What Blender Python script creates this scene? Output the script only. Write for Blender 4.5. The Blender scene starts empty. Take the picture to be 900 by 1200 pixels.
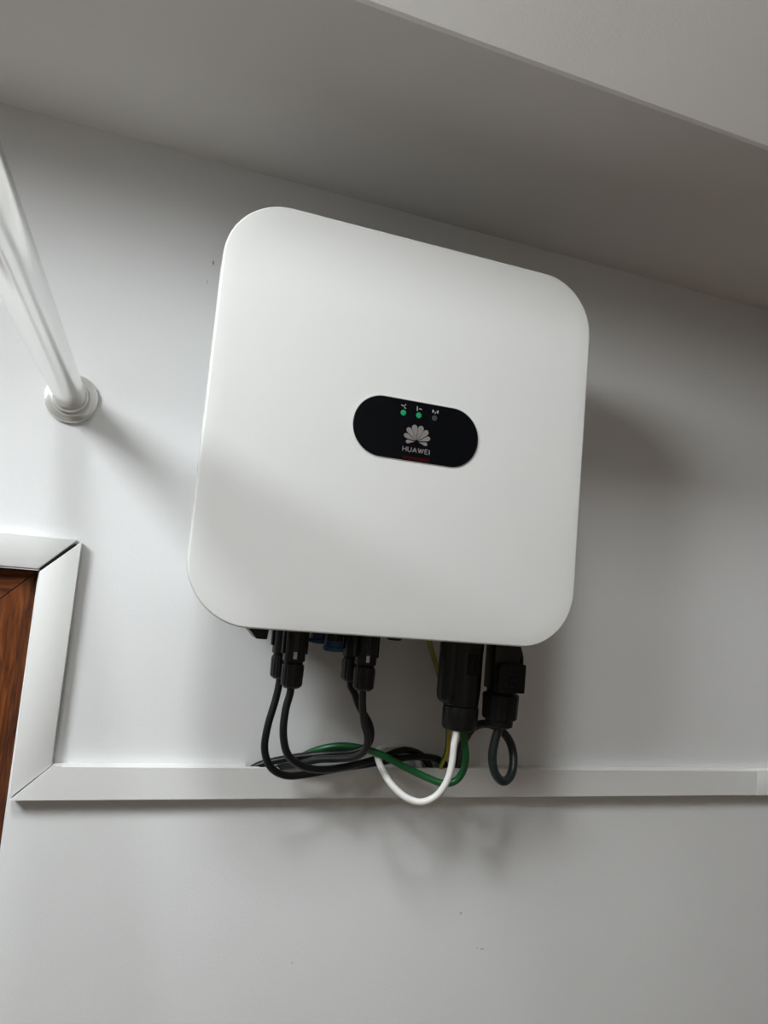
import bpy, bmesh, math, random
from mathutils import Vector, Matrix

random.seed(4)
scene = bpy.context.scene
COL = scene.collection
PI = math.pi

# ------------------------------------------------------------------ camera
cam_d = bpy.data.cameras.new('camera')
cam = bpy.data.objects.new('camera', cam_d)
COL.objects.link(cam)
cam_d.sensor_fit = 'VERTICAL'
cam_d.sensor_height = 36.0
cam_d.lens = 26.04
cam_d.clip_start = 0.02
CX = Vector((0.93757, -0.33633, 0.08878))      # camera right
CYv = Vector((-0.1190, -0.0703, 0.9904))       # camera up
CZ = CX.cross(CYv).normalized()
CYv = CZ.cross(CX).normalized()
m = Matrix((CX, CYv, CZ)).transposed().to_4x4()
m.translation = Vector((-0.2337, -0.7722, 2.0077))
cam.matrix_world = m
scene.camera = cam

# ------------------------------------------------------------------ world, light, exposure
world = bpy.data.worlds.new('world')
scene.world = world
world.use_nodes = True
bg = world.node_tree.nodes['Background']
bg.inputs['Color'].default_value = (0.90, 0.95, 1.0, 1)
bg.inputs['Strength'].default_value = 1.0

# daylight: a small roof window in the sloped part of the left wall and a skylight in the ceiling, each lit from just outside the glass
ROOM = dict(x0=-1.25, x1=0.72, y0=-2.20, z1=3.60)
SLOPE = dict(x=-0.95, z=2.62, s0=-0.424, s1=0.212)           # 45 degree slope, s measured along it
WIN = dict(s0=-0.22, s1=0.19, y0=-0.94, y1=-0.44)
SKY = dict(x0=-0.77, x1=-0.32, y0=-1.60, y1=-0.92)


def daylight(name, size, loc, rot, watts):
    ld = bpy.data.lights.new(name, 'AREA')
    ld.shape = 'RECTANGLE'
    ld.size, ld.size_y = size
    ld.energy = watts
    ld.color = (0.945, 0.985, 1.0)
    lo = bpy.data.objects.new(name, ld)
    COL.objects.link(lo)
    lo.location = loc
    lo.rotation_euler = rot


daylight('window_daylight', (WIN['s1'] - WIN['s0'] + 0.04, WIN['y1'] - WIN['y0'] + 0.04),
         (SLOPE['x'] + 0.7071 * (WIN['s0'] + WIN['s1']) / 2 - 0.07, (WIN['y0'] + WIN['y1']) / 2, SLOPE['z'] + 0.7071 * (WIN['s0'] + WIN['s1']) / 2 + 0.07), (0, -PI / 4, 0), 32.0)
daylight('skylight_daylight', (SKY['x1'] - SKY['x0'] + 0.05, SKY['y1'] - SKY['y0'] + 0.05),
         ((SKY['x0'] + SKY['x1']) / 2, (SKY['y0'] + SKY['y1']) / 2, ROOM['z1'] + 0.12), (0, 0, 0), 62.0)

vs = scene.view_settings
vs.view_transform = 'Standard'
vs.look = 'None'
vs.gamma = 1.0
vs.use_curve_mapping = False
vs.exposure = 0.0

# ------------------------------------------------------------------ materials
MATS = {}


def mat(name, color, rough=0.5, metal=0.0, noise=None, bump=None, spec=0.5, emit=None, coat=0.0):
    """plain principled material with optional colour noise (scale, amount) and fine bump (scale, strength)"""
    mt = bpy.data.materials.new(name)
    mt.use_nodes = True
    nt = mt.node_tree
    b = nt.nodes['Principled BSDF']
    b.inputs['Base Color'].default_value = (*color, 1)
    b.inputs['Roughness'].default_value = rough
    b.inputs['Metallic'].default_value = metal
    b.inputs['Specular IOR Level'].default_value = spec
    b.inputs['Coat Weight'].default_value = coat
    tc = nt.nodes.new('ShaderNodeTexCoord')
    if noise:
        n = nt.nodes.new('ShaderNodeTexNoise')
        n.inputs['Scale'].default_value = noise[0]
        n.inputs['Detail'].default_value = 5
        nt.links.new(tc.outputs['Object'], n.inputs['Vector'])
        r = nt.nodes.new('ShaderNodeValToRGB')
        a = noise[1]
        r.color_ramp.elements[0].position = 0.3
        r.color_ramp.elements[1].position = 0.7
        r.color_ramp.elements[0].color = (*[c * (1 - a) for c in color], 1)
        r.color_ramp.elements[1].color = (*[min(1, c * (1 + a)) for c in color], 1)
        nt.links.new(n.outputs['Fac'], r.inputs['Fac'])
        nt.links.new(r.outputs['Color'], b.inputs['Base Color'])
    if bump:
        n2 = nt.nodes.new('ShaderNodeTexNoise')
        n2.inputs['Scale'].default_value = bump[0]
        n2.inputs['Detail'].default_value = 3
        nt.links.new(tc.outputs['Object'], n2.inputs['Vector'])
        bp = nt.nodes.new('ShaderNodeBump')
        bp.inputs['Strength'].default_value = bump[1]
        bp.inputs['Distance'].default_value = 0.001
        nt.links.new(n2.outputs['Fac'], bp.inputs['Height'])
        nt.links.new(bp.outputs['Normal'], b.inputs['Normal'])
    if emit:
        b.inputs['Emission Color'].default_value = (*emit[0], 1)
        b.inputs['Emission Strength'].default_value = emit[1]
    MATS[name] = mt
    return mt


def wood(name, axis):
    mt = bpy.data.materials.new(name)
    mt.use_nodes = True
    nt = mt.node_tree
    b = nt.nodes['Principled BSDF']
    tc = nt.nodes.new('ShaderNodeTexCoord')
    mp = nt.nodes.new('ShaderNodeMapping')
    s = [150.0, 150.0, 150.0]
    s[axis] = 14.0
    mp.inputs['Scale'].default_value = s
    nt.links.new(tc.outputs['Object'], mp.inputs['Vector'])
    n = nt.nodes.new('ShaderNodeTexNoise')
    n.inputs['Scale'].default_value = 1.6
    n.inputs['Detail'].default_value = 6
    n.inputs['Roughness'].default_value = 0.62
    n.inputs['Distortion'].default_value = 0.8
    nt.links.new(mp.outputs['Vector'], n.inputs['Vector'])
    r = nt.nodes.new('ShaderNodeValToRGB')
    e = r.color_ramp.elements
    e[0].position, e[0].color = 0.28, (0.030, 0.007, 0.002, 1)
    e[1].position, e[1].color = 0.72, (0.240, 0.075, 0.016, 1)
    k = e.new(0.5)
    k.color = (0.125, 0.034, 0.008, 1)
    nt.links.new(n.outputs['Fac'], r.inputs['Fac'])
    nt.links.new(r.outputs['Color'], b.inputs['Base Color'])
    b.inputs['Roughness'].default_value = 0.5
    b.inputs['Specular IOR Level'].default_value = 0.25
    bp = nt.nodes.new('ShaderNodeBump')
    bp.inputs['Strength'].default_value = 0.25
    bp.inputs['Distance'].default_value = 0.0006
    nt.links.new(n.outputs['Fac'], bp.inputs['Height'])
    nt.links.new(bp.outputs['Normal'], b.inputs['Normal'])
    MATS[name] = mt
    return mt


def wall_paint(name, color, marks=()):
    """white emulsion with a fine roller texture, faint soiling and a few small scuffs"""
    mt = mat(name, color, rough=0.72, noise=(3.0, 0.025), bump=(420.0, 0.16), spec=0.3)
    nt = mt.node_tree
    b = nt.nodes['Principled BSDF']
    if marks:
        src = b.inputs['Base Color'].links[0].from_socket
        geo = nt.nodes.new('ShaderNodeTexCoord')
        cur = src
        for (x, z, rx, rz, dark) in marks:
            mp = nt.nodes.new('ShaderNodeMapping')
            mp.vector_type = 'POINT'
            mp.inputs['Location'].default_value = (-x / rx, 0, -z / rz)
            mp.inputs['Scale'].default_value = (1 / rx, 0, 1 / rz)
            nt.links.new(geo.outputs['Object'], mp.inputs['Vector'])
            ln = nt.nodes.new('ShaderNodeVectorMath')
            ln.operation = 'LENGTH'
            nt.links.new(mp.outputs['Vector'], ln.inputs[0])
            mr = nt.nodes.new('ShaderNodeMapRange')
            mr.inputs['From Min'].default_value = 0.5
            mr.inputs['From Max'].default_value = 1.0
            mr.inputs['To Min'].default_value = dark
            mr.inputs['To Max'].default_value = 0.0
            nt.links.new(ln.outputs['Value'], mr.inputs['Value'])
            mx = nt.nodes.new('ShaderNodeMix')
            mx.data_type = 'RGBA'
            nt.links.new(mr.outputs['Result'], mx.inputs['Factor'])
            nt.links.new(cur, mx.inputs['A'])
            mx.inputs['B'].default_value = (0.12, 0.11, 0.10, 1)
            cur = mx.outputs['Result']
        nt.links.new(cur, b.inputs['Base Color'])
    return mt


wall_paint('wall_paint', (0.765, 0.77, 0.77), marks=[
    (-0.1787, 2.3332, 0.0012, 0.0032, 0.7), (-0.1824, 2.3117, 0.0008, 0.0030, 0.35),
    (0.1666, 1.6625, 0.0018, 0.0016, 0.45), (0.1963, 1.6228, 0.0030, 0.0013, 0.4),
    (0.190, 1.6245, 0.0014, 0.0008, 0.4), (-0.0499, 1.9326, 0.0022, 0.0010, 0.3),
    (-0.02, 1.6245, 0.0016, 0.0014, 0.25)])
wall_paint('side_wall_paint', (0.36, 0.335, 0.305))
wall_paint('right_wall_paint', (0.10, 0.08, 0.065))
wall_paint('soffit_paint', (0.72, 0.70, 0.675))
mat('trim_white', (0.80, 0.80, 0.79), rough=0.38, noise=(9.0, 0.015))
mat('cover_white', (0.71, 0.71, 0.695), rough=0.5, bump=(1500.0, 0.05))
mat('housing_grey', (0.52, 0.53, 0.53), rough=0.5, noise=(20, 0.03))
mat('aluminium', (0.62, 0.63, 0.63), rough=0.42, metal=1.0, bump=(900, 0.08))
mat('gloss_black', (0.0025, 0.003, 0.0042), rough=0.16, spec=0.2, noise=(40, 0.05))
mat('black_plastic', (0.0045, 0.0060, 0.0065), rough=0.34, spec=0.45, noise=(120, 0.15), bump=(1200, 0.08))
mat('black_plastic_matt', (0.0065, 0.0062, 0.0066), rough=0.55, spec=0.25, noise=(120, 0.15), bump=(1200, 0.1))
mat('cable_black', (0.0055, 0.0070, 0.0075), rough=0.42, spec=0.35, noise=(150, 0.12))
mat('cable_slate', (0.014, 0.021, 0.020), rough=0.34, spec=0.4, noise=(150, 0.1))
mat('wire_green', (0.004, 0.100, 0.024), rough=0.36, noise=(60, 0.12))
mat('wire_white', (0.80, 0.79, 0.76), rough=0.42, noise=(40, 0.02))
mat('blue_plastic', (0.006, 0.050, 0.125), rough=0.42, noise=(90, 0.12))
mat('print_silver', (0.20, 0.185, 0.18), rough=0.45, noise=(200, 0.04))
mat('print_white', (0.40, 0.40, 0.40), rough=0.5, noise=(200, 0.04))
mat('print_red', (0.030, 0.0015, 0.002), rough=0.5, spec=0.1, noise=(200, 0.2))
mat('mark_white', (0.72, 0.72, 0.70), rough=0.5, noise=(400, 0.1))
mat('led_green', (0.01, 0.16, 0.07), rough=0.35, emit=((0.005, 0.40, 0.13), 0.25), noise=(300, 0.1))
mat('led_off', (0.040, 0.046, 0.044), rough=0.4, noise=(300, 0.1))
mat('satin_steel', (0.86, 0.855, 0.84), rough=0.17, metal=1.0, noise=(6, 0.02))
mat('flange_white', (0.74, 0.73, 0.70), rough=0.3, metal=0.55, noise=(30, 0.02))
mat('gap_shade', (0.05, 0.048, 0.045), rough=0.9, noise=(60, 0.2))
mat('floor_wood', (0.42, 0.32, 0.23), rough=0.5, noise=(5, 0.2))
wood('wood_x', 0)
wood('wood_z', 2)

# yellow-green striped earth wire
mt = mat('wire_earth', (0.55, 0.42, 0.02), rough=0.42)
nt = mt.node_tree
tcn = nt.nodes.new('ShaderNodeTexCoord')
sx = nt.nodes.new('ShaderNodeSeparateXYZ')
nt.links.new(tcn.outputs['UV'], sx.inputs[0])
rr = nt.nodes.new('ShaderNodeValToRGB')
rr.color_ramp.interpolation = 'CONSTANT'
rr.color_ramp.elements[0].color = (0.035, 0.15, 0.02, 1)
rr.color_ramp.elements[1].position = 0.36
rr.color_ramp.elements[1].color = (0.50, 0.37, 0.02, 1)
nt.links.new(sx.outputs['Y'], rr.inputs['Fac'])
nt.links.new(rr.outputs['Color'], nt.nodes['Principled BSDF'].inputs['Base Color'])

# black cable with a line of small worn print along it
mt = mat('cable_printed', (0.0055, 0.0070, 0.0075), rough=0.45)
nt = mt.node_tree
tcn = nt.nodes.new('ShaderNodeTexCoord')
sx = nt.nodes.new('ShaderNodeSeparateXYZ')
nt.links.new(tcn.outputs['UV'], sx.inputs[0])
band = nt.nodes.new('ShaderNodeMath'); band.operation = 'COMPARE'
band.inputs[1].default_value = 0.30
band.inputs[2].default_value = 0.045
nt.links.new(sx.outputs['Y'], band.inputs[0])
mpn = nt.nodes.new('ShaderNodeMapping')
mpn.inputs['Scale'].default_value = (900, 40, 1)
nt.links.new(tcn.outputs['UV'], mpn.inputs['Vector'])
nn = nt.nodes.new('ShaderNodeTexNoise')
nn.inputs['Scale'].default_value = 1.0
nt.links.new(mpn.outputs['Vector'], nn.inputs['Vector'])
gt = nt.nodes.new('ShaderNodeMath'); gt.operation = 'GREATER_THAN'
gt.inputs[1].default_value = 0.50
nt.links.new(nn.outputs['Fac'], gt.inputs[0])
ml = nt.nodes.new('ShaderNodeMath'); ml.operation = 'MULTIPLY'
nt.links.new(band.outputs[0], ml.inputs[0])
nt.links.new(gt.outputs[0], ml.inputs[1])
mxn = nt.nodes.new('ShaderNodeMix'); mxn.data_type = 'RGBA'
mxn.inputs['A'].default_value = (0.0055, 0.0070, 0.0075, 1)
mxn.inputs['B'].default_value = (0.22, 0.22, 0.21, 1)
nt.links.new(ml.outputs[0], mxn.inputs['Factor'])
nt.links.new(mxn.outputs['Result'], nt.nodes['Principled BSDF'].inputs['Base Color'])

# thin window glass
mt = bpy.data.materials.new('window_glass')
mt.use_nodes = True
nt = mt.node_tree
nt.nodes.remove(nt.nodes['Principled BSDF'])
tr = nt.nodes.new('ShaderNodeBsdfTransparent')
tr.inputs['Color'].default_value = (0.96, 0.96, 0.96, 1)
gl = nt.nodes.new('ShaderNodeBsdfGlossy')
gl.inputs['Roughness'].default_value = 0.02
mx = nt.nodes.new('ShaderNodeMixShader')
mx.inputs['Fac'].default_value = 0.06
nt.links.new(tr.outputs[0], mx.inputs[1])
nt.links.new(gl.outputs[0], mx.inputs[2])
nt.links.new(mx.outputs[0], nt.nodes['Material Output'].inputs['Surface'])
MATS['window_glass'] = mt


# ------------------------------------------------------------------ mesh helpers
def obj(name, bm, material, parent=None, loc=(0, 0, 0), smooth=True, angle=35):
    bmesh.ops.recalc_face_normals(bm, faces=bm.faces[:])
    me = bpy.data.meshes.new(name)
    bm.to_mesh(me)
    bm.free()
    me.materials.append(MATS[material])
    if smooth:
        me.polygons.foreach_set('use_smooth', [True] * len(me.polygons))
        me.set_sharp_from_angle(angle=math.radians(angle))
    o = bpy.data.objects.new(name, me)
    COL.objects.link(o)
    o.location = loc
    if parent:
        o.parent = parent
    return o


def empty(name, loc=(0, 0, 0)):
    o = bpy.data.objects.new(name, None)
    COL.objects.link(o)
    o.location = loc
    o.empty_display_size = 0.05
    return o


def tag(o, label, cat, group=None):
    o['label'] = label
    o['category'] = cat
    if group:
        o['group'] = group
    return o


def struct(o):
    o['kind'] = 'structure'
    return o


def add_box(bm, x0, x1, y0, y1, z0, z1, bev=0.0, seg=2):
    t = bmesh.new()
    bmesh.ops.create_cube(t, size=1)
    for v in t.verts:
        v.co = Vector((x0 + (v.co.x + .5) * (x1 - x0), y0 + (v.co.y + .5) * (y1 - y0), z0 + (v.co.z + .5) * (z1 - z0)))
    if bev:
        bmesh.ops.bevel(t, geom=t.edges[:], offset=bev, segments=seg, profile=0.5, affect='EDGES')
    merge(bm, t)


def merge(bm, t):
    me = bpy.data.meshes.new('tmp')
    t.to_mesh(me)
    t.free()
    bm.from_mesh(me)
    bpy.data.meshes.remove(me)


def box(*a, **k):
    bm = bmesh.new()
    add_box(bm, *a, **k)
    return bm


def add_prism(bm, poly, axis, a0, a1, bev=0.0):
    """extrude a 2-D polygon along an axis (0: poly=(y,z), 1: poly=(x,z), 2: poly=(x,y))"""
    t = bmesh.new()

    def P(p, a):
        return ((a, p[0], p[1]), (p[0], a, p[1]), (p[0], p[1], a))[axis]
    v0 = [t.verts.new(P(p, a0)) for p in poly]
    v1 = [t.verts.new(P(p, a1)) for p in poly]
    t.faces.new(v0)
    t.faces.new(v1[::-1])
    n = len(poly)
    for i in range(n):
        t.faces.new((v0[i], v0[(i + 1) % n], v1[(i + 1) % n], v1[i]))
    bmesh.ops.recalc_face_normals(t, faces=t.faces[:])
    if bev:
        bmesh.ops.bevel(t, geom=t.edges[:], offset=bev, segments=2, profile=0.5, affect='EDGES')
    merge(bm, t)


def prism(*a, **k):
    bm = bmesh.new()
    add_prism(bm, *a, **k)
    return bm


def rr_loop(w, h, r, n=14):
    pts = []
    for cx, cz, a0 in ((w / 2 - r, h / 2 - r, 0), (-w / 2 + r, h / 2 - r, PI / 2), (-w / 2 + r, -h / 2 + r, PI), (w / 2 - r, -h / 2 + r, 1.5 * PI)):
        for i in range(n + 1):
            a = a0 + PI / 2 * i / n
            pts.append((cx + r * math.cos(a), cz + r * math.sin(a)))
    return pts


def rr_shell(w, h, r, profile, n=14, dome=0.0):
    """rounded rectangle in the xz plane lofted through (inset, y) rings, closed at both ends"""
    bm = bmesh.new()
    rings = []
    for ins, y in profile:
        rings.append([bm.verts.new((x, y, z)) for x, z in rr_loop(w - 2 * ins, h - 2 * ins, max(r - ins, 0.0005), n)])
    for a, b in zip(rings, rings[1:]):
        k = len(a)
        for i in range(k):
            bm.faces.new((a[i], a[(i + 1) % k], b[(i + 1) % k], b[i]))
    bm.faces.new(rings[0])
    bm.faces.new(rings[-1][::-1])
    return bm


def add_lathe(bm, prof, axis=2, center=(0, 0, 0), n=32, ribs=0, rib_depth=0.0, rib_range=None):
    """revolve (radius, height) rings; optional ribs around the rim between two heights"""
    rings = []
    for r, h in prof:
        ring = []
        for i in range(n):
            a = 2 * PI * i / n
            q = r
            if ribs and (rib_range is None or rib_range[0] <= h <= rib_range[1]):
                q = r - rib_depth * (0.5 + 0.5 * (1 if math.cos(a * ribs) > 0 else -1))
            u, v = q * math.cos(a), q * math.sin(a)
            co = (u, v, h) if axis == 2 else ((u, h, v) if axis == 1 else (h, u, v))
            ring.append(bm.verts.new(Vector(co) + Vector(center)))
        rings.append(ring)
    for a, b in zip(rings, rings[1:]):
        for i in range(n):
            bm.faces.new((a[i], a[(i + 1) % n], b[(i + 1) % n], b[i]))
    bm.faces.new(rings[0])
    bm.faces.new(rings[-1][::-1])


def lathe(*a, **k):
    bm = bmesh.new()
    add_lathe(bm, *a, **k)
    return bm


def smooth_path(pts, sub=8):
    P = [Vector(p) for p in pts]
    P = [P[0] * 2 - P[1]] + P + [P[-1] * 2 - P[-2]]
    out = []
    for i in range(1, len(P) - 2):
        p0, p1, p2, p3 = P[i - 1:i + 3]
        d01 = max((p1 - p0).length, 1e-6) ** .5
        d12 = max((p2 - p1).length, 1e-6) ** .5
        d23 = max((p3 - p2).length, 1e-6) ** .5
        m1 = (p2 - p1) + d12 * ((p1 - p0) / d01 - (p2 - p0) / (d01 + d12))
        m2 = (p2 - p1) + d12 * ((p3 - p2) / d23 - (p3 - p1) / (d12 + d23))
        for k in range(sub):
            t = k / sub
            out.append(p1 * (2 * t ** 3 - 3 * t ** 2 + 1) + m1 * (t ** 3 - 2 * t ** 2 + t) + p2 * (-2 * t ** 3 + 3 * t ** 2) + m2 * (t ** 3 - t ** 2))
    out.append(P[-2])
    for _ in range(3):
        out = [out[0]] + [(out[i - 1] + out[i] * 2 + out[i + 1]) / 4 for i in range(1, len(out) - 1)] + [out[-1]]
    return out


def tube(pts, r, sides=14, sub=8):
    path = smooth_path(pts, sub)
    bm = bmesh.new()
    uv = bm.loops.layers.uv.new('UVMap')
    t0 = (path[1] - path[0]).normalized()
    nrm = t0.orthogonal().normalized()
    ref = Vector((0, -1, 0))
    rings = []
    L = [0.0]
    prev = t0
    for i, p in enumerate(path):
        t = ((path[min(i + 1, len(path) - 1)] - path[max(i - 1, 0)])).normalized()
        q = prev.rotation_difference(t)
        nrm = q @ nrm
        nrm = (nrm - t * nrm.dot(t)).normalized()
        prev = t
        b = t.cross(nrm)
        rings.append([bm.verts.new(p + (nrm * math.cos(2 * PI * k / sides) + b * math.sin(2 * PI * k / sides)) * r) for k in range(sides)])
        if i:
            L.append(L[-1] + (p - path[i - 1]).length)
    for i in range(len(rings) - 1):
        for k in range(sides):
            f = bm.faces.new((rings[i][k], rings[i][(k + 1) % sides], rings[i + 1][(k + 1) % sides], rings[i + 1][k]))
            for lp, (u, v) in zip(f.loops, ((L[i], k / sides), (L[i], (k + 1) / sides), (L[i + 1], (k + 1) / sides), (L[i + 1], k / sides))):
                lp[uv].uv = (u, v)
    bm.faces.new(rings[0][::-1])
    bm.faces.new(rings[-1])
    return bm


# ------------------------------------------------------------------ the room
X0, X1, Y0, Z1 = ROOM['x0'], ROOM['x1'], ROOM['y0'], ROOM['z1']
DX0, DX1, DZ1 = -1.00, -0.3045, 1.9985            # wooden door opening in the far wall

bm = bmesh.new()
add_box(bm, DX1, X1, 0, 0.12, 0, DZ1)
add_box(bm, X0, DX0, 0, 0.12, 0, DZ1)
add_box(bm, X0, X1, 0, 0.12, DZ1, Z1)
struct(obj('wall_back', bm, 'wall_paint', smooth=False))
struct(obj('floor', box(X0, X1, Y0, 0.12, -0.1, 0), 'floor_wood', smooth=False))
bm = bmesh.new()
add_box(bm, -0.80, SKY['x0'], Y0, 0.12, Z1, Z1 + 0.1)
add_box(bm, SKY['x1'], X1, Y0, 0.12, Z1, Z1 + 0.1)
add_box(bm, SKY['x0'], SKY['x1'], Y0, SKY['y0'], Z1, Z1 + 0.1)
add_box(bm, SKY['x0'], SKY['x1'], SKY['y1'], 0.12, Z1, Z1 + 0.1)
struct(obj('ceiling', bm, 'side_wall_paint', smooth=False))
ZK, XS = 2.32, -0.80                              # knee height and top of the slope
bm = bmesh.new()
add_box(bm, X0 - 0.1, X0, Y0, 0.12, 0, ZK)
add_box(bm, XS - 0.1, XS, Y0, 0.12, ZK + (XS - X0), Z1)
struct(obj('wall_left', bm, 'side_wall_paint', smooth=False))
bm = bmesh.new()
S0, S1 = SLOPE['s0'], SLOPE['s1']
add_box(bm, S0, WIN['s0'], Y0, 0.12, 0, 0.06)
add_box(bm, WIN['s1'], S1, Y0, 0.12, 0, 0.06)
add_box(bm, WIN['s0'], WIN['s1'], Y0, WIN['y0'], 0, 0.06)
add_box(bm, WIN['s0'], WIN['s1'], WIN['y1'], 0.12, 0, 0.06)
o = struct(obj('wall_left_slope', bm, 'side_wall_paint', loc=(SLOPE['x'], 0, SLOPE['z']), smooth=False))
o.rotation_euler = (0, -PI / 4, 0)
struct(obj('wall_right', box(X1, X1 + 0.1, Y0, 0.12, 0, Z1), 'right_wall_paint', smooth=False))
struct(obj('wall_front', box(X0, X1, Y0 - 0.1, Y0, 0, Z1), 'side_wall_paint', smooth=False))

# boxed soffit over the far wall: flat underside, then a face sloping up into the room
SO_Y, SO_Z = -0.2722, 2.4443
bm = prism([(0.0, SO_Z), (SO_Y + 0.002, SO_Z), (SO_Y - 0.0006, SO_Z + 0.0022), (SO_Y - 0.74, Z1), (0.0, Z1)], 0, X0 + 0.001, X1 - 0.001)
struct(obj('ceiling_soffit', bm, 'soffit_paint', smooth=False))

# roof window in the sloped part of the left wall
sm = 0.7071 * (WIN['s0'] + WIN['s1']) / 2
w = struct(empty('window_1', (SLOPE['x'] + sm, (WIN['y0'] + WIN['y1']) / 2, SLOPE['z'] + sm)))
w.rotation_euler = (0, -PI / 4, 0)
hs, hw = (WIN['s1'] - WIN['s0']) / 2, (WIN['y1'] - WIN['y0']) / 2
bm = bmesh.new()
add_box(bm, -hs, hs, -hw, -hw + 0.02, 0.01, 0.05, 0.002)
add_box(bm, -hs, hs, hw - 0.02, hw, 0.01, 0.05, 0.002)
add_box(bm, -hs, -hs + 0.02, -hw + 0.02, hw - 0.02, 0.01, 0.05, 0.002)
add_box(bm, hs - 0.02, hs, -hw + 0.02, hw - 0.02, 0.01, 0.05, 0.002)
obj('window_frame', bm, 'trim_white', w)
obj('pane', box(-hs + 0.02, hs - 0.02, -hw + 0.02, hw - 0.02, 0.028, 0.032), 'window_glass', w, smooth=False)

# skylight in the ceiling
w = struct(empty('window_2', ((SKY['x0'] + SKY['x1']) / 2, (SKY['y0'] + SKY['y1']) / 2, Z1 + 0.05)))
hx, hy = (SKY['x1'] - SKY['x0']) / 2, (SKY['y1'] - SKY['y0']) / 2
bm = bmesh.new()
add_box(bm, -hx, -hx + 0.04, -hy, hy, -0.03, 0.03, 0.003)
add_box(bm, hx - 0.04, hx, -hy, hy, -0.03, 0.03, 0.003)
add_box(bm, -hx + 0.04, hx - 0.04, -hy, -hy + 0.04, -0.03, 0.03, 0.003)
add_box(bm, -hx + 0.04, hx - 0.04, hy - 0.04, hy, -0.03, 0.03, 0.003)
obj('window_frame', bm, 'trim_white', w)
obj('pane', box(-hx + 0.04, hx - 0.04, -hy + 0.04, hy - 0.04, -0.002, 0.002), 'window_glass', w, smooth=False)

# ------------------------------------------------------------------ wooden door at the left edge
d = struct(empty('door_1', ((DX0 + DX1) / 2, 0.004, 0.0)))
dw = (DX1 - DX0) / 2 - 0.001
dh = DZ1 - 0.001
FW = 0.085
YF, YB = 0.0, 0.045


def mitred(name, pts, material):
    """flat board with chamfered outer edge: pts are (x, z) outer a, outer b, inner b, inner a"""
    bm = bmesh.new()
    oa, ob, ib, ia = [Vector((p[0], 0, p[1])) for p in pts]
    ch = 0.10
    fa, fb = oa.lerp(ia, ch), ob.lerp(ib, ch)
    ga, gb = oa.lerp(ia, 0.93), ob.lerp(ib, 0.93)
    rows = [(oa, ob, YB), (oa, ob, YF + 0.007), (fa, fb, YF), (ga, gb, YF), (ia, ib, YF + 0.006), (ia, ib, YB)]
    vs_ = [[bm.verts.new((p.x, y, p.z)), bm.verts.new((q.x, y, q.z))] for p, q, y in rows]
    k = len(vs_)
    for i in range(k):
        a, b = vs_[i], vs_[(i + 1) % k]
        bm.faces.new((a[0], a[1], b[1], b[0]))
    bm.faces.new([v[0] for v in vs_])
    bm.faces.new([v[1] for v in vs_][::-1])
    return obj(name, bm, material, d, smooth=False)


g = 0.0006
mitred('stile', [(dw, 0), (dw, dh - g), (dw - FW, dh - FW - g), (dw - FW, 0)], 'wood_z')
mitred('stile', [(-dw, 0), (-dw, dh - g), (-dw + FW, dh - FW - g), (-dw + FW, 0)], 'wood_z')
mitred('top_rail', [(-dw + g, dh), (dw - g, dh), (dw - FW - g, dh - FW), (-dw + FW + g, dh - FW)], 'wood_x')
obj('door_panel', box(-dw + FW - 0.005, dw - FW + 0.005, 0.016, 0.035, 0, dh - FW + 0.004), 'wood_z', d, smooth=False)
bm = bmesh.new()
add_lathe(bm, [(0.024, 0.0), (0.024, -0.006), (0.011, -0.010), (0.010, -0.035), (0.026, -0.045), (0.029, -0.058), (0.020, -0.070)], axis=1, center=(-dw + 0.045, 0, 1.02))
obj('door_knob', bm, 'aluminium', d)

# ------------------------------------------------------------------ white trim: casing over and beside the door, duct along the wall
TD = 0.0125
TC = 0.0105
TZ0, TZ1 = 1.7905, 1.8215          # duct lower and upper edge
CX0, CX1 = -0.3030, -0.2695        # upright casing inner and outer edge
CZ1, CZ0 = 2.0305, 2.0000          # top casing upper and lower edge
NX0, NX1 = -0.090, 0.157           # opening cut in the top of the duct


def mitre_board(name, poly, chamfer_edges=True):
    bm = bmesh.new()
    add_prism(bm, poly, 1, -TC, -0.0003, bev=0.0012)
    return struct(obj(name, bm, 'trim_white', smooth=True, angle=30))


mitre_board('trim_1', [(-1.034, CZ1 - 0.001), (CX1 - 0.0035, CZ1), (CX0 - 0.0015, CZ0 - 0.0005), (-1.034, CZ0)])
mitre_board('trim_2', [(CX1, CZ1 - 0.0015), (CX1 - 0.0006, TZ1 - 0.0005), (CX0 + 0.0012, TZ0 + 0.0012), (CX0, CZ0 - 0.003)])

# added dark strip in the open casing mitre, standing in for shade in the gap
bm = prism([(CX1 - 0.0060, CZ1 - 0.0040), (CX1 - 0.0030, CZ1 - 0.0055), (CX0 + 0.0010, CZ0 - 0.0024), (CX0 - 0.0005, CZ0 + 0.0012)], 1, -0.0050, -0.0002)
struct(obj('mitre_shade_strip', bm, 'gap_shade', smooth=False))

# hollow duct: front strip, floor strip and roof strips either side of the opening
bm = bmesh.new()
xe = 0.571
prof = [(-TD, TZ0), (-TD, TZ1 - 0.0012), (-TD + 0.0012, TZ1), (-TD + 0.0018, TZ1), (-TD + 0.0018, TZ0 + 0.0018), (-0.0003, TZ0 + 0.0018), (-0.0003, TZ0)]
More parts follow.
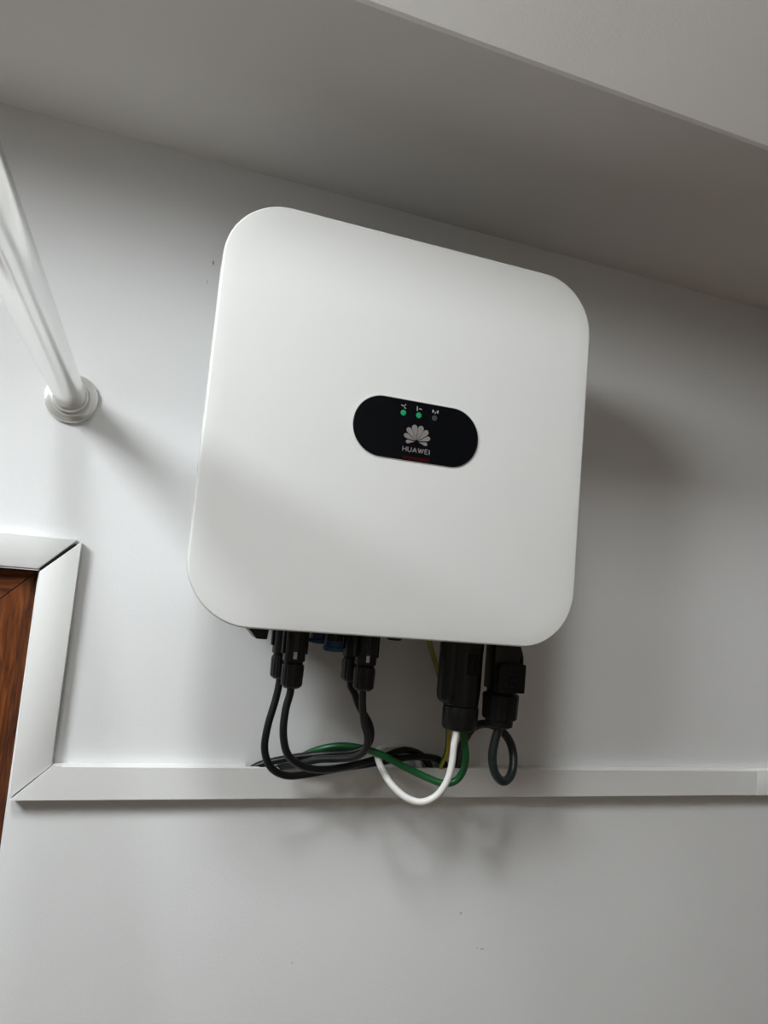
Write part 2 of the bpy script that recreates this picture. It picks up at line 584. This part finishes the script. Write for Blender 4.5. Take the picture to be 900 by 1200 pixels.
# mitred left end is a solid corner piece
add_prism(bm, [(CX0 + 0.002, TZ0), (-0.262, TZ0), (-0.262, TZ1), (CX1 + 0.0006, TZ1)], 1, -TD, -0.0003)
add_prism(bm, prof, 0, -0.262, xe)
add_box(bm, -0.262, NX0, -TD + 0.0016, -0.0003, TZ1 - 0.0018, TZ1)
add_box(bm, NX1, xe, -TD + 0.0016, -0.0003, TZ1 - 0.0018, TZ1)
struct(obj('trim_3', bm, 'trim_white', smooth=False))
bm = bmesh.new()
add_box(bm, xe + 0.0006, X1, -TD - 0.0004, -0.0003, TZ0 - 0.0006, TZ1 + 0.0004, 0.0008)
struct(obj('trim_4', bm, 'trim_white'))

# ------------------------------------------------------------------ steel rail with wall flanges
RX, RZ = -0.2962, 2.1664
rail = empty('wall_rail', (RX, 0, RZ))
tag(rail, 'polished steel rail with round flange sticking out of the wall at left', 'rail')
RL = -Y0
LEAN = Vector((-0.0288, -1.0, -0.0092))           # runs a little out of square to the opposite wall


def rail_lathe(prof, n=48, skew=True):
    bm = lathe(prof, axis=1, n=n)
    if skew:
        for v in bm.verts:
            v.co.x += LEAN.x * -v.co.y
            v.co.z += LEAN.z * -v.co.y
    return bm


obj('pipe', rail_lathe([(0.0140, -0.012), (0.0140, -RL + 0.012)]), 'satin_steel', rail)
FL = [(0.0245, -0.0003), (0.0245, -0.0030), (0.0238, -0.0044), (0.0215, -0.0050), (0.0200, -0.0062), (0.0186, -0.0068), (0.0180, -0.0080), (0.0172, -0.0084)]
obj('flange', lathe(FL, axis=1, n=48), 'flange_white', rail)
obj('flange', lathe([(r, -RL - h) for r, h in FL], axis=1, n=48), 'flange_white', rail, loc=(LEAN.x * RL, 0, LEAN.z * RL))
obj('collar_ring', rail_lathe([(0.0150, -0.0084), (0.0158, -0.0100), (0.0158, -0.0150), (0.0150, -0.0165), (0.0141, -0.0168)]), 'flange_white', rail)

# ------------------------------------------------------------------ inverter
IZ = 2.15
inv = empty('solar_inverter', (0, 0, IZ))
tag(inv, 'white square wall-mounted solar inverter with rounded corners and black oval display', 'inverter')
S = 0.365
fr = 0.0018
prof = [(0.0065, -0.104), (0.0034, -0.108), (0.0022, -0.118), (0.0, -0.1542)]      # slight draft on the sides
prof += [(fr * (1 - math.cos(a)), -0.1542 - fr * math.sin(a)) for a in [PI / 2 * k / 5 for k in range(1, 5)]]
prof += [(fr, -0.156), (fr + 0.012, -0.1562)]
obj('front_cover', rr_shell(S, S, 0.055, prof, n=20), 'cover_white', inv, angle=50)
obj('housing', rr_shell(S - 0.056, S - 0.030, 0.040, [(0.003, -0.056), (0.0, -0.060), (0.0, -0.1035)], n=10), 'housing_grey', inv)
obj('heat_sink_base', rr_shell(S - 0.066, S - 0.050, 0.02, [(0.0, -0.050), (0.0, -0.0555)], n=6), 'aluminium', inv)
for k in range(18):
    x = -0.1445 + k * 0.017
    obj('cooling_fin', box(x - 0.001, x + 0.001, -0.0495, -0.016, -0.150, 0.150), 'aluminium', inv, smooth=False)
obj('mounting_bracket', box(-0.13, 0.13, -0.0155, -0.0003, 0.02, 0.12, 0.002), 'aluminium', inv)
# rotary isolator and breather on the underside
obj('isolator_switch', prism([(-0.1205, -0.1705), (-0.1205, -0.1850), (-0.1120, -0.1940), (-0.1025, -0.1940), (-0.1005, -0.1705)], 1, -0.112, -0.088, bev=0.0008), 'black_plastic', inv)
obj('breather_valve', lathe([(0.0075, -0.1700), (0.0075, -0.1880), (0.0065, -0.1892)], center=(0.0298, -0.08, 0), n=20), 'black_plastic', inv)

# black glass display
PX, PZ = 0.0055, 0.0036
pan = obj('display_panel', rr_shell(0.1225, 0.0550, 0.0274, [(0.0, -0.1560), (0.0, -0.1568), (0.0006, -0.1574)], n=24), 'gloss_black', inv, loc=(PX, 0, PZ))
YS = -0.1575
obj('panel_rim', rr_shell(0.1240, 0.0565, 0.0281, [(0.0, -0.1560), (0.0, -0.1565), (0.0005, -0.1567)], n=24), 'housing_grey', pan)


def flat(name, poly, material, y=YS, t=0.00025, parent=pan):
    return obj(name, prism(poly, 1, y + 0.0001, y - t), material, parent, smooth=False)


def ploc(x, z):
    return (x - PX, z - PZ)


for i, (x, z) in enumerate([(-0.0098, 0.0186), (0.0053, 0.0186), (0.0210, 0.0185)]):
    c = ploc(x, z)
    o = obj('indicator_light', lathe([(0.0026, YS + 0.0001), (0.0026, YS - 0.0003), (0.0020, YS - 0.0005)], axis=1, center=(c[0], 0, c[1]), n=20),
            'led_green' if i < 2 else 'led_off', pan)
    o['label'] = ('lit green indicator light', 'lit green indicator light', 'unlit grey indicator light')[i]


def strip(bm, a, b, wd, y=YS):
    a, b = Vector(a), Vector(b)
    u = (b - a).normalized()
    n = Vector((-u.y, u.x)) * wd / 2
    add_prism(bm, [tuple(a + n), tuple(a - n), tuple(b - n), tuple(b + n)], 1, y + 0.0001, y - 0.0002)


def icon(x, z, segs):
    bm = bmesh.new()
    cx, cz = ploc(x, z)
    for (ax, az, bx, bz) in segs:
        strip(bm, (cx + ax * .001, cz + az * .001), (cx + bx * .001, cz + bz * .001), 0.0006)
    return obj('icon', bm, 'print_white', pan, smooth=False)


icon(-0.0099, 0.0246, [(-2.5, 1.0, -1.4, 0.3), (-1.4, 0.3, 0.1, 0.2), (0.6, 0.6, 1.9, 2.1), (0.5, -0.3, 1.4, -1.6), (1.4, -1.6, 2.4, -1.8)])
icon(0.0054, 0.0246, [(-2.2, 2.1, -2.2, -1.8), (-2.2, -1.8, -1.4, -1.8), (-0.5, -0.2, 0.5, 0.5), (0.5, 0.5, 1.5, -0.3), (1.5, -0.3, 2.6, 0.2)])
icon(0.0212, 0.0244, [(-2.6, 1.8, -2.6, -1.2), (-1.6, 1.2, -1.6, -0.5), (2.6, 1.8, 2.6, -1.2), (1.6, 1.2, 1.6, -0.5), (0, -0.2, 0, -1.8)])


# eight-petal emblem: petals fan out from a point low in the middle
def petal(cx, cz, ang, r0, r1, wd):
    u = Vector((math.sin(ang), math.cos(ang)))
    n = Vector((u.y, -u.x))
    pts = []
    for t, q in ((0, 0.04), (0.25, 0.34), (0.5, 0.68), (0.72, 0.95), (0.86, 0.93), (0.95, 0.66), (1.0, 0.22)):
        pts.append(Vector((cx, cz)) + u * (r0 + (r1 - r0) * t) + n * wd / 2 * q)
    back = []
    for t, q in ((1.0, -0.22), (0.95, -0.66), (0.86, -0.93), (0.72, -0.95), (0.5, -0.68), (0.25, -0.34), (0, -0.04)):
        back.append(Vector((cx, cz)) + u * (r0 + (r1 - r0) * t) + n * wd / 2 * q)
    return [tuple(p) for p in pts + back]


ec = ploc(0.0054, -0.0058)
for sgn in (-1, 1):
    for ang, r0, r1, wd in ((14, 0.0016, 0.0155, 0.0056), (41, 0.0016, 0.0152, 0.0052), (68, 0.0018, 0.0137, 0.0044), (97, 0.0022, 0.0105, 0.0034)):
        flat('logo_petal', petal(ec[0], ec[1], sgn * math.radians(ang), r0, r1, wd), 'print_silver')
flat('red_stripe', [ploc(-0.0070, -0.0200), ploc(0.0190, -0.0200), ploc(0.0190, -0.0230), ploc(-0.0070, -0.0230)], 'print_red')

# lettering under the emblem, drawn as strokes (units: letter height 1)
LET = {
    'H': (0.78, [(0, 0, 0, 1), (0.78, 0, 0.78, 1), (0, 0.5, 0.78, 0.5)]),
    'U': (0.76, [(0, 1, 0, 0.25), (0, 0.25, 0.2, 0), (0.2, 0, 0.56, 0), (0.56, 0, 0.76, 0.25), (0.76, 0.25, 0.76, 1)]),
    'A': (0.86, [(0, 0, 0.43, 1), (0.43, 1, 0.86, 0), (0.18, 0.3, 0.68, 0.3)]),
    'W': (1.16, [(0, 1, 0.29, 0), (0.29, 0, 0.58, 1), (0.58, 1, 0.87, 0), (0.87, 0, 1.16, 1)]),
    'E': (0.62, [(0, 0, 0, 1), (0, 1, 0.62, 1), (0, 0.5, 0.55, 0.5), (0, 0, 0.62, 0)]),
    'I': (0.0, [(0, 0, 0, 1)]),
}
LH = 0.0041
word = 'HUAWEI'
gap = 0.36
tw = sum(LET[c][0] for c in word) + gap * (len(word) - 1)
sc = 0.0258 / tw
x = -0.0074
for c in word:
    wd, segs = LET[c]
    bm = bmesh.new()
    for ax, az, bx, bz in segs:
        a = ploc(x + ax * sc, -0.0158 + az * LH)
        b = ploc(x + bx * sc, -0.0158 + bz * LH)
        strip(bm, a, b, 0.00078)
    obj('letter', bm, 'print_silver', pan, smooth=False)
    x += (wd + gap) * sc

# ------------------------------------------------------------------ connectors under the inverter
UZ = 1.9805       # underside of the inverter housing

# centre lines of the cables, in metres
PATH = {
    'A': [(-0.0742, -0.052, 1.922), (-0.0745, -0.052, 1.91), (-0.0764, -0.052, 1.8945), (-0.0813, -0.052, 1.8701), (-0.0818, -0.05, 1.8473), (-0.0733, -0.046, 1.8296), (-0.0564, -0.042, 1.8206), (-0.0323, -0.038, 1.8213), (0.0027, -0.032, 1.8258), (0.0422, -0.0236, 1.829), (0.0768, -0.0212, 1.8343), (0.1073, -0.0144, 1.8334), (0.1297, -0.0044, 1.8253), (0.1335, -0.0065, 1.8165), (0.1345, -0.0065, 1.808)],
    'B': [(-0.0703, -0.085, 1.918), (-0.0706, -0.085, 1.906), (-0.0732, -0.085, 1.8923), (-0.0732, -0.085, 1.8691), (-0.066, -0.08, 1.8496), (-0.0502, -0.07, 1.8372), (-0.0271, -0.058, 1.8304), (0.0086, -0.0411, 1.8302), (0.0498, -0.027, 1.8366), (0.0764, -0.0183, 1.8418), (0.1015, -0.0081, 1.8335), (0.1105, -0.007, 1.824), (0.113, -0.0065, 1.816), (0.1135, -0.0065, 1.808)],
    'C': [(-0.0024, -0.052, 1.922), (-0.002, -0.052, 1.911), (0.0024, -0.052, 1.9049), (0.0092, -0.052, 1.8908), (0.0206, -0.052, 1.876), (0.0244, -0.052, 1.8643), (0.0225, -0.0501, 1.8529), (0.0104, -0.0453, 1.845), (-0.0133, -0.0357, 1.8407), (-0.0402, -0.0213, 1.834), (-0.0664, -0.0121, 1.8265), (-0.08, -0.007, 1.8205), (-0.0855, -0.0065, 1.815), (-0.0865, -0.0065, 1.808)],
    'D': [(0.0003, -0.085, 1.918), (0.0004, -0.085, 1.906), (0.0017, -0.085, 1.8947), (0.0048, -0.085, 1.8803), (0.0095, -0.085, 1.8676), (0.0098, -0.08, 1.8545), (0.0043, -0.07, 1.8457), (-0.0065, -0.058, 1.8411), (-0.0255, -0.0401, 1.8358), (-0.0423, -0.0234, 1.8264), (-0.0564, -0.0082, 1.8198), (-0.0625, -0.0065, 1.8145), (-0.064, -0.0065, 1.808)],
    'green': [(0.1128, -0.08, 1.885), (0.1131, -0.08, 1.873), (0.1145, -0.08, 1.8652), (0.1177, -0.08, 1.8509), (0.1186, -0.075, 1.8346), (0.1134, -0.07, 1.8231), (0.1017, -0.065, 1.8193), (0.0863, -0.058, 1.8234), (0.0604, -0.0502, 1.8332), (0.0378, -0.0464, 1.8434), (0.0164, -0.0396, 1.848), (-0.0019, -0.034, 1.8482), (-0.0196, -0.025, 1.8427), (-0.0325, -0.0156, 1.8343), (-0.043, -0.008, 1.8225), (-0.048, -0.0065, 1.8155), (-0.049, -0.0065, 1.808)],
    'white': [(0.101, -0.088, 1.885), (0.1005, -0.089, 1.873), (0.0976, -0.092, 1.8642), (0.0972, -0.092, 1.8469), (0.0942, -0.09, 1.8284), (0.0863, -0.086, 1.8135), (0.0731, -0.08, 1.8054), (0.0584, -0.073, 1.8084), (0.0458, -0.063, 1.8188), (0.0394, -0.0493, 1.8309), (0.0386, -0.0361, 1.8411), (0.053, -0.0162, 1.843), (0.0765, -0.006, 1.8423), (0.0902, -0.0042, 1.8361), (0.0987, -0.0045, 1.8255), (0.1005, -0.006, 1.8165), (0.1005, -0.006, 1.808)],
    'earth': [(0.0835, -0.048, 1.978), (0.0825, -0.044, 1.9653), (0.0876, -0.042, 1.9502), (0.0981, -0.038, 1.9297), (0.114, -0.033, 1.8891), (0.1214, -0.027, 1.8593), (0.1249, -0.0189, 1.8394), (0.1227, -0.0122, 1.8242), (0.1237, -0.0065, 1.816), (0.1235, -0.0065, 1.808)],
    'loop': [(0.1526, -0.08, 1.889), (0.1523, -0.08, 1.877), (0.1494, -0.08, 1.8658), (0.1478, -0.08, 1.8496), (0.1527, -0.079, 1.8332), (0.1649, -0.076, 1.8239), (0.1769, -0.07, 1.8292), (0.1832, -0.062, 1.8448), (0.1813, -0.054, 1.8608), (0.1724, -0.046, 1.8715), (0.1608, -0.038, 1.8751), (0.1493, -0.031, 1.8698), (0.1427, -0.024, 1.8537), (0.1439, -0.014, 1.8359), (0.1455, -0.0075, 1.8225), (0.146, -0.0065, 1.815), (0.146, -0.0065, 1.808)],
}


def solar_lead(x, y, zb, pts, material, label, mark, zn=0.0215):
    """round two-piece plug with knurled nut and its own cable"""
    t = empty('solar_cable', (x, y, zb))
    tag(t, label, 'cable', 'black leads plugged into the underside of the inverter')
    top = UZ - zb - 0.0005
    # knurled nut
    obj('cable_nut', lathe([(0.0068, 0.0), (0.0085, 0.0012), (0.0100, 0.0030), (0.0104, 0.0190), (0.0100, zn)], n=72, ribs=18, rib_depth=0.0006, rib_range=(0.0029, 0.0191)), 'black_plastic', t)
    obj('collar', lathe([(0.0088, zn), (0.0088, zn + 0.0028)], n=32), 'black_plastic_matt', t)
    bm = bmesh.new()
    add_lathe(bm, [(0.0094, zn + 0.0028), (0.0104, zn + 0.0036), (0.0106, zn + 0.030), (0.0100, zn + 0.033), (0.0086, zn + 0.036), (0.0086, top)], n=32)
    b = obj('plug_body', bm, 'black_plastic', t)
    for s in (-1, 1):
        obj('latch', box(s * 0.0105 - 0.0016, s * 0.0105 + 0.0016, -0.0032, 0.0032, zn + 0.010, top - 0.002, 0.0008), 'black_plastic_matt', b)
    for s in (-0.0022, 0.0022):
        obj('rib', box(s - 0.0004, s + 0.0004, -0.0113, -0.0100, zn + 0.018, zn + 0.029, 0.0002), 'black_plastic', b)
    if mark:
        o = obj('window_mark', box(-0.0030, 0.0002, -0.0113, -0.0100, zn + 0.0060, zn + 0.0125, 0.0004), 'mark_white', b)
        o['label'] = 'small white mark on the plug'
    o = obj('cord', tube([Vector(p) - Vector((x, y, zb)) for p in pts], 0.0036), material, t)
    return t


F, B = -0.085, -0.052
solar_lead(-0.0742, B, 1.9149, PATH['A'], 'cable_black',
           'black cable and plug at far left, behind the plug with a white mark', False)
solar_lead(-0.0703, F, 1.9111, PATH['B'], 'cable_black',
           'black cable with white-marked plug left of the blue plugs', True)
solar_lead(-0.0024, B, 1.9156, PATH['C'], 'cable_black',
           'black cable and plug right of the blue plugs, behind its white-marked neighbour', False)
solar_lead(0.0003, F, 1.9115, PATH['D'], 'cable_printed',
           'black cable with white-marked plug right of the blue plugs', True)


# blue sealing plugs on the unused terminals
def blue_plug(x, y, zb, label, tabbed):
    t = empty('terminal_plug', (x, y, zb))
    tag(t, label, 'plug', 'blue plugs on unused terminals')
    top = UZ - zb - 0.0005
    obj('cap', lathe([(0.0088, 0.0), (0.0098, 0.0010), (0.0098, 0.0040), (0.0090, 0.0048), (0.0090, 0.0100)], n=32), 'blue_plastic', t)
    b = obj('body', lathe([(0.0084, 0.0100), (0.0086, 0.0110), (0.0086, top)], n=32), 'blue_plastic' if tabbed else 'black_plastic', t)
    for s in (-0.0024, 0.0024):
        obj('rib', box(s - 0.0004, s + 0.0004, -0.0098, -0.0084, 0.0105, 0.0200, 0.0002), 'black_plastic_matt', b)
    if tabbed:
        obj('tab', box(-0.0135, -0.0080, -0.0030, 0.0030, 0.0010, 0.0040, 0.0006), 'blue_plastic', t)


blue_plug(-0.0334, F, 1.9469, 'blue and black sealing plug under the inverter, front one of two', False)
blue_plug(-0.0392, B, 1.9510, 'small dark blue sealing plug with side tab, behind the other blue plug', True)

# ---- mains connector with its white and green wires
AX, AY = 0.1078, -0.080
ac = empty('mains_connector', (AX, AY, 1.876))
tag(ac, 'large black round mains connector with white and green wires hanging under the inverter', 'connector')
top = UZ - 1.876 - 0.0005
obj('gland_nut', lathe([(0.0135, 0.0), (0.0165, 0.0012), (0.0178, 0.0035), (0.0183, 0.0205), (0.0176, 0.0235), (0.0160, 0.0245)], n=96, ribs=24, rib_depth=0.0004, rib_range=(0.0036, 0.0206)), 'black_plastic', ac)
hb = obj('housing', lathe([(0.0160, 0.0238), (0.0172, 0.0246), (0.0180, 0.0330), (0.0186, 0.0420), (0.0186, top)], n=48), 'black_plastic', ac)
obj('side_lobe', lathe([(0.0040, 0.0262), (0.0085, 0.0275), (0.0112, 0.0305), (0.0122, 0.0360), (0.0122, top)], center=(-0.0148, 0.000, 0), n=40), 'black_plastic', ac)
obj('lock_tab', box(-0.0050, 0.0085, -0.0194, -0.0090, 0.0560, 0.0780, 0.0012), 'black_plastic_matt', hb)
bm = bmesh.new()
for a in ((-0.0015, -0.0005, 0.0610, 0.0730), (0.0045, 0.0055, 0.0610, 0.0730), (-0.0015, 0.0055, 0.0610, 0.0622), (-0.0015, 0.0055, 0.0718, 0.0730)):
    add_box(bm, a[0], a[1], -0.0202, -0.0190, a[2], a[3])
obj('tab_outline', bm, 'black_plastic', hb)
obj('lock_ring', lathe([(0.0186, 0.0790), (0.0191, 0.0798), (0.0191, 0.0980), (0.0186, 0.0988)], n=48), 'black_plastic', ac)
A0 = Vector((AX, AY, 1.876))
o = obj('green_wire', tube([Vector(p) - A0 for p in PATH['green']], 0.0036), 'wire_green', ac)
o['label'] = 'green insulated wire'
o = obj('white_wire', tube([Vector(p) - A0 for p in PATH['white']], 0.0034), 'wire_white', ac)
o['label'] = 'white insulated wire'

# ---- earth wire from the underside of the inverter into the duct
ew = obj('earth_wire', tube(PATH['earth'], 0.0026), 'wire_earth')
tag(ew, 'yellow and green striped earth wire running behind the large mains connector', 'wire')

# ---- communication plug with a looped cable
KX, KY = 0.1526, -0.080
cm = empty('communication_plug', (KX, KY, 1.8796))
tag(cm, 'square black communication plug with a looped dark grey cable, rightmost under the inverter', 'connector')
K0 = Vector((KX, KY, 1.8796))
obj('seal_ring', lathe([(0.0110, 0.0), (0.0140, 0.0015), (0.0143, 0.0084)], n=40), 'black_plastic_matt', cm)
obj('gland_nut', lathe([(0.0165, 0.0085), (0.0180, 0.0100), (0.0188, 0.0330), (0.0172, 0.0346)], n=80, ribs=16, rib_depth=0.0004, rib_range=(0.0099, 0.0331)), 'black_plastic_matt', cm)
top = UZ - 1.8796 - 0.0005
pb = obj('plug_body', box(-0.0172, 0.0122, -0.0140, 0.0080, 0.0392, top, 0.0016), 'black_plastic', cm)
obj('plug_neck', lathe([(0.0150, 0.0346), (0.0150, 0.0392)], n=32), 'black_plastic_matt', cm)
bm = prism([(-0.0170, 0.0378), (0.0138, 0.0378), (0.0138, 0.0666), (-0.0145, 0.0666), (-0.0170, 0.0610)], 1, -0.0240, -0.0141, bev=0.0012)
fb = obj('front_block', bm, 'black_plastic_matt', cm)
bm = bmesh.new()
n = 24
ring = [[bm.verts.new((-0.0014 + r * math.cos(2 * PI * i / n), y, 0.0475 + r * math.sin(2 * PI * i / n))) for i in range(n)] for r, y in ((0.0044, -0.0239), (0.0044, -0.0250), (0.0030, -0.0250), (0.0030, -0.0238))]
for a, b in zip(ring, ring[1:]):
    for i in range(n):
        bm.faces.new((a[i], a[(i + 1) % n], b[(i + 1) % n], b[i]))
obj('screw_boss', bm, 'black_plastic', fb)
obj('slot_mark', box(-0.0055, 0.0015, -0.0246, -0.0238, 0.0555, 0.0570, 0.0002), 'black_plastic', fb)
cb = bmesh.new()
add_prism(cb, [(0.0124, 0.0850), (0.0152, 0.0780), (0.0170, 0.0720), (0.0168, 0.0560), (0.0150, 0.0560), (0.0150, 0.0690), (0.0124, 0.0735)], 1, -0.0120, -0.0020, bev=0.0004)
obj('side_clip', cb, 'black_plastic', cm)
obj('cord', tube([Vector(p) - K0 for p in PATH['loop']], 0.0045), 'cable_slate', cm)
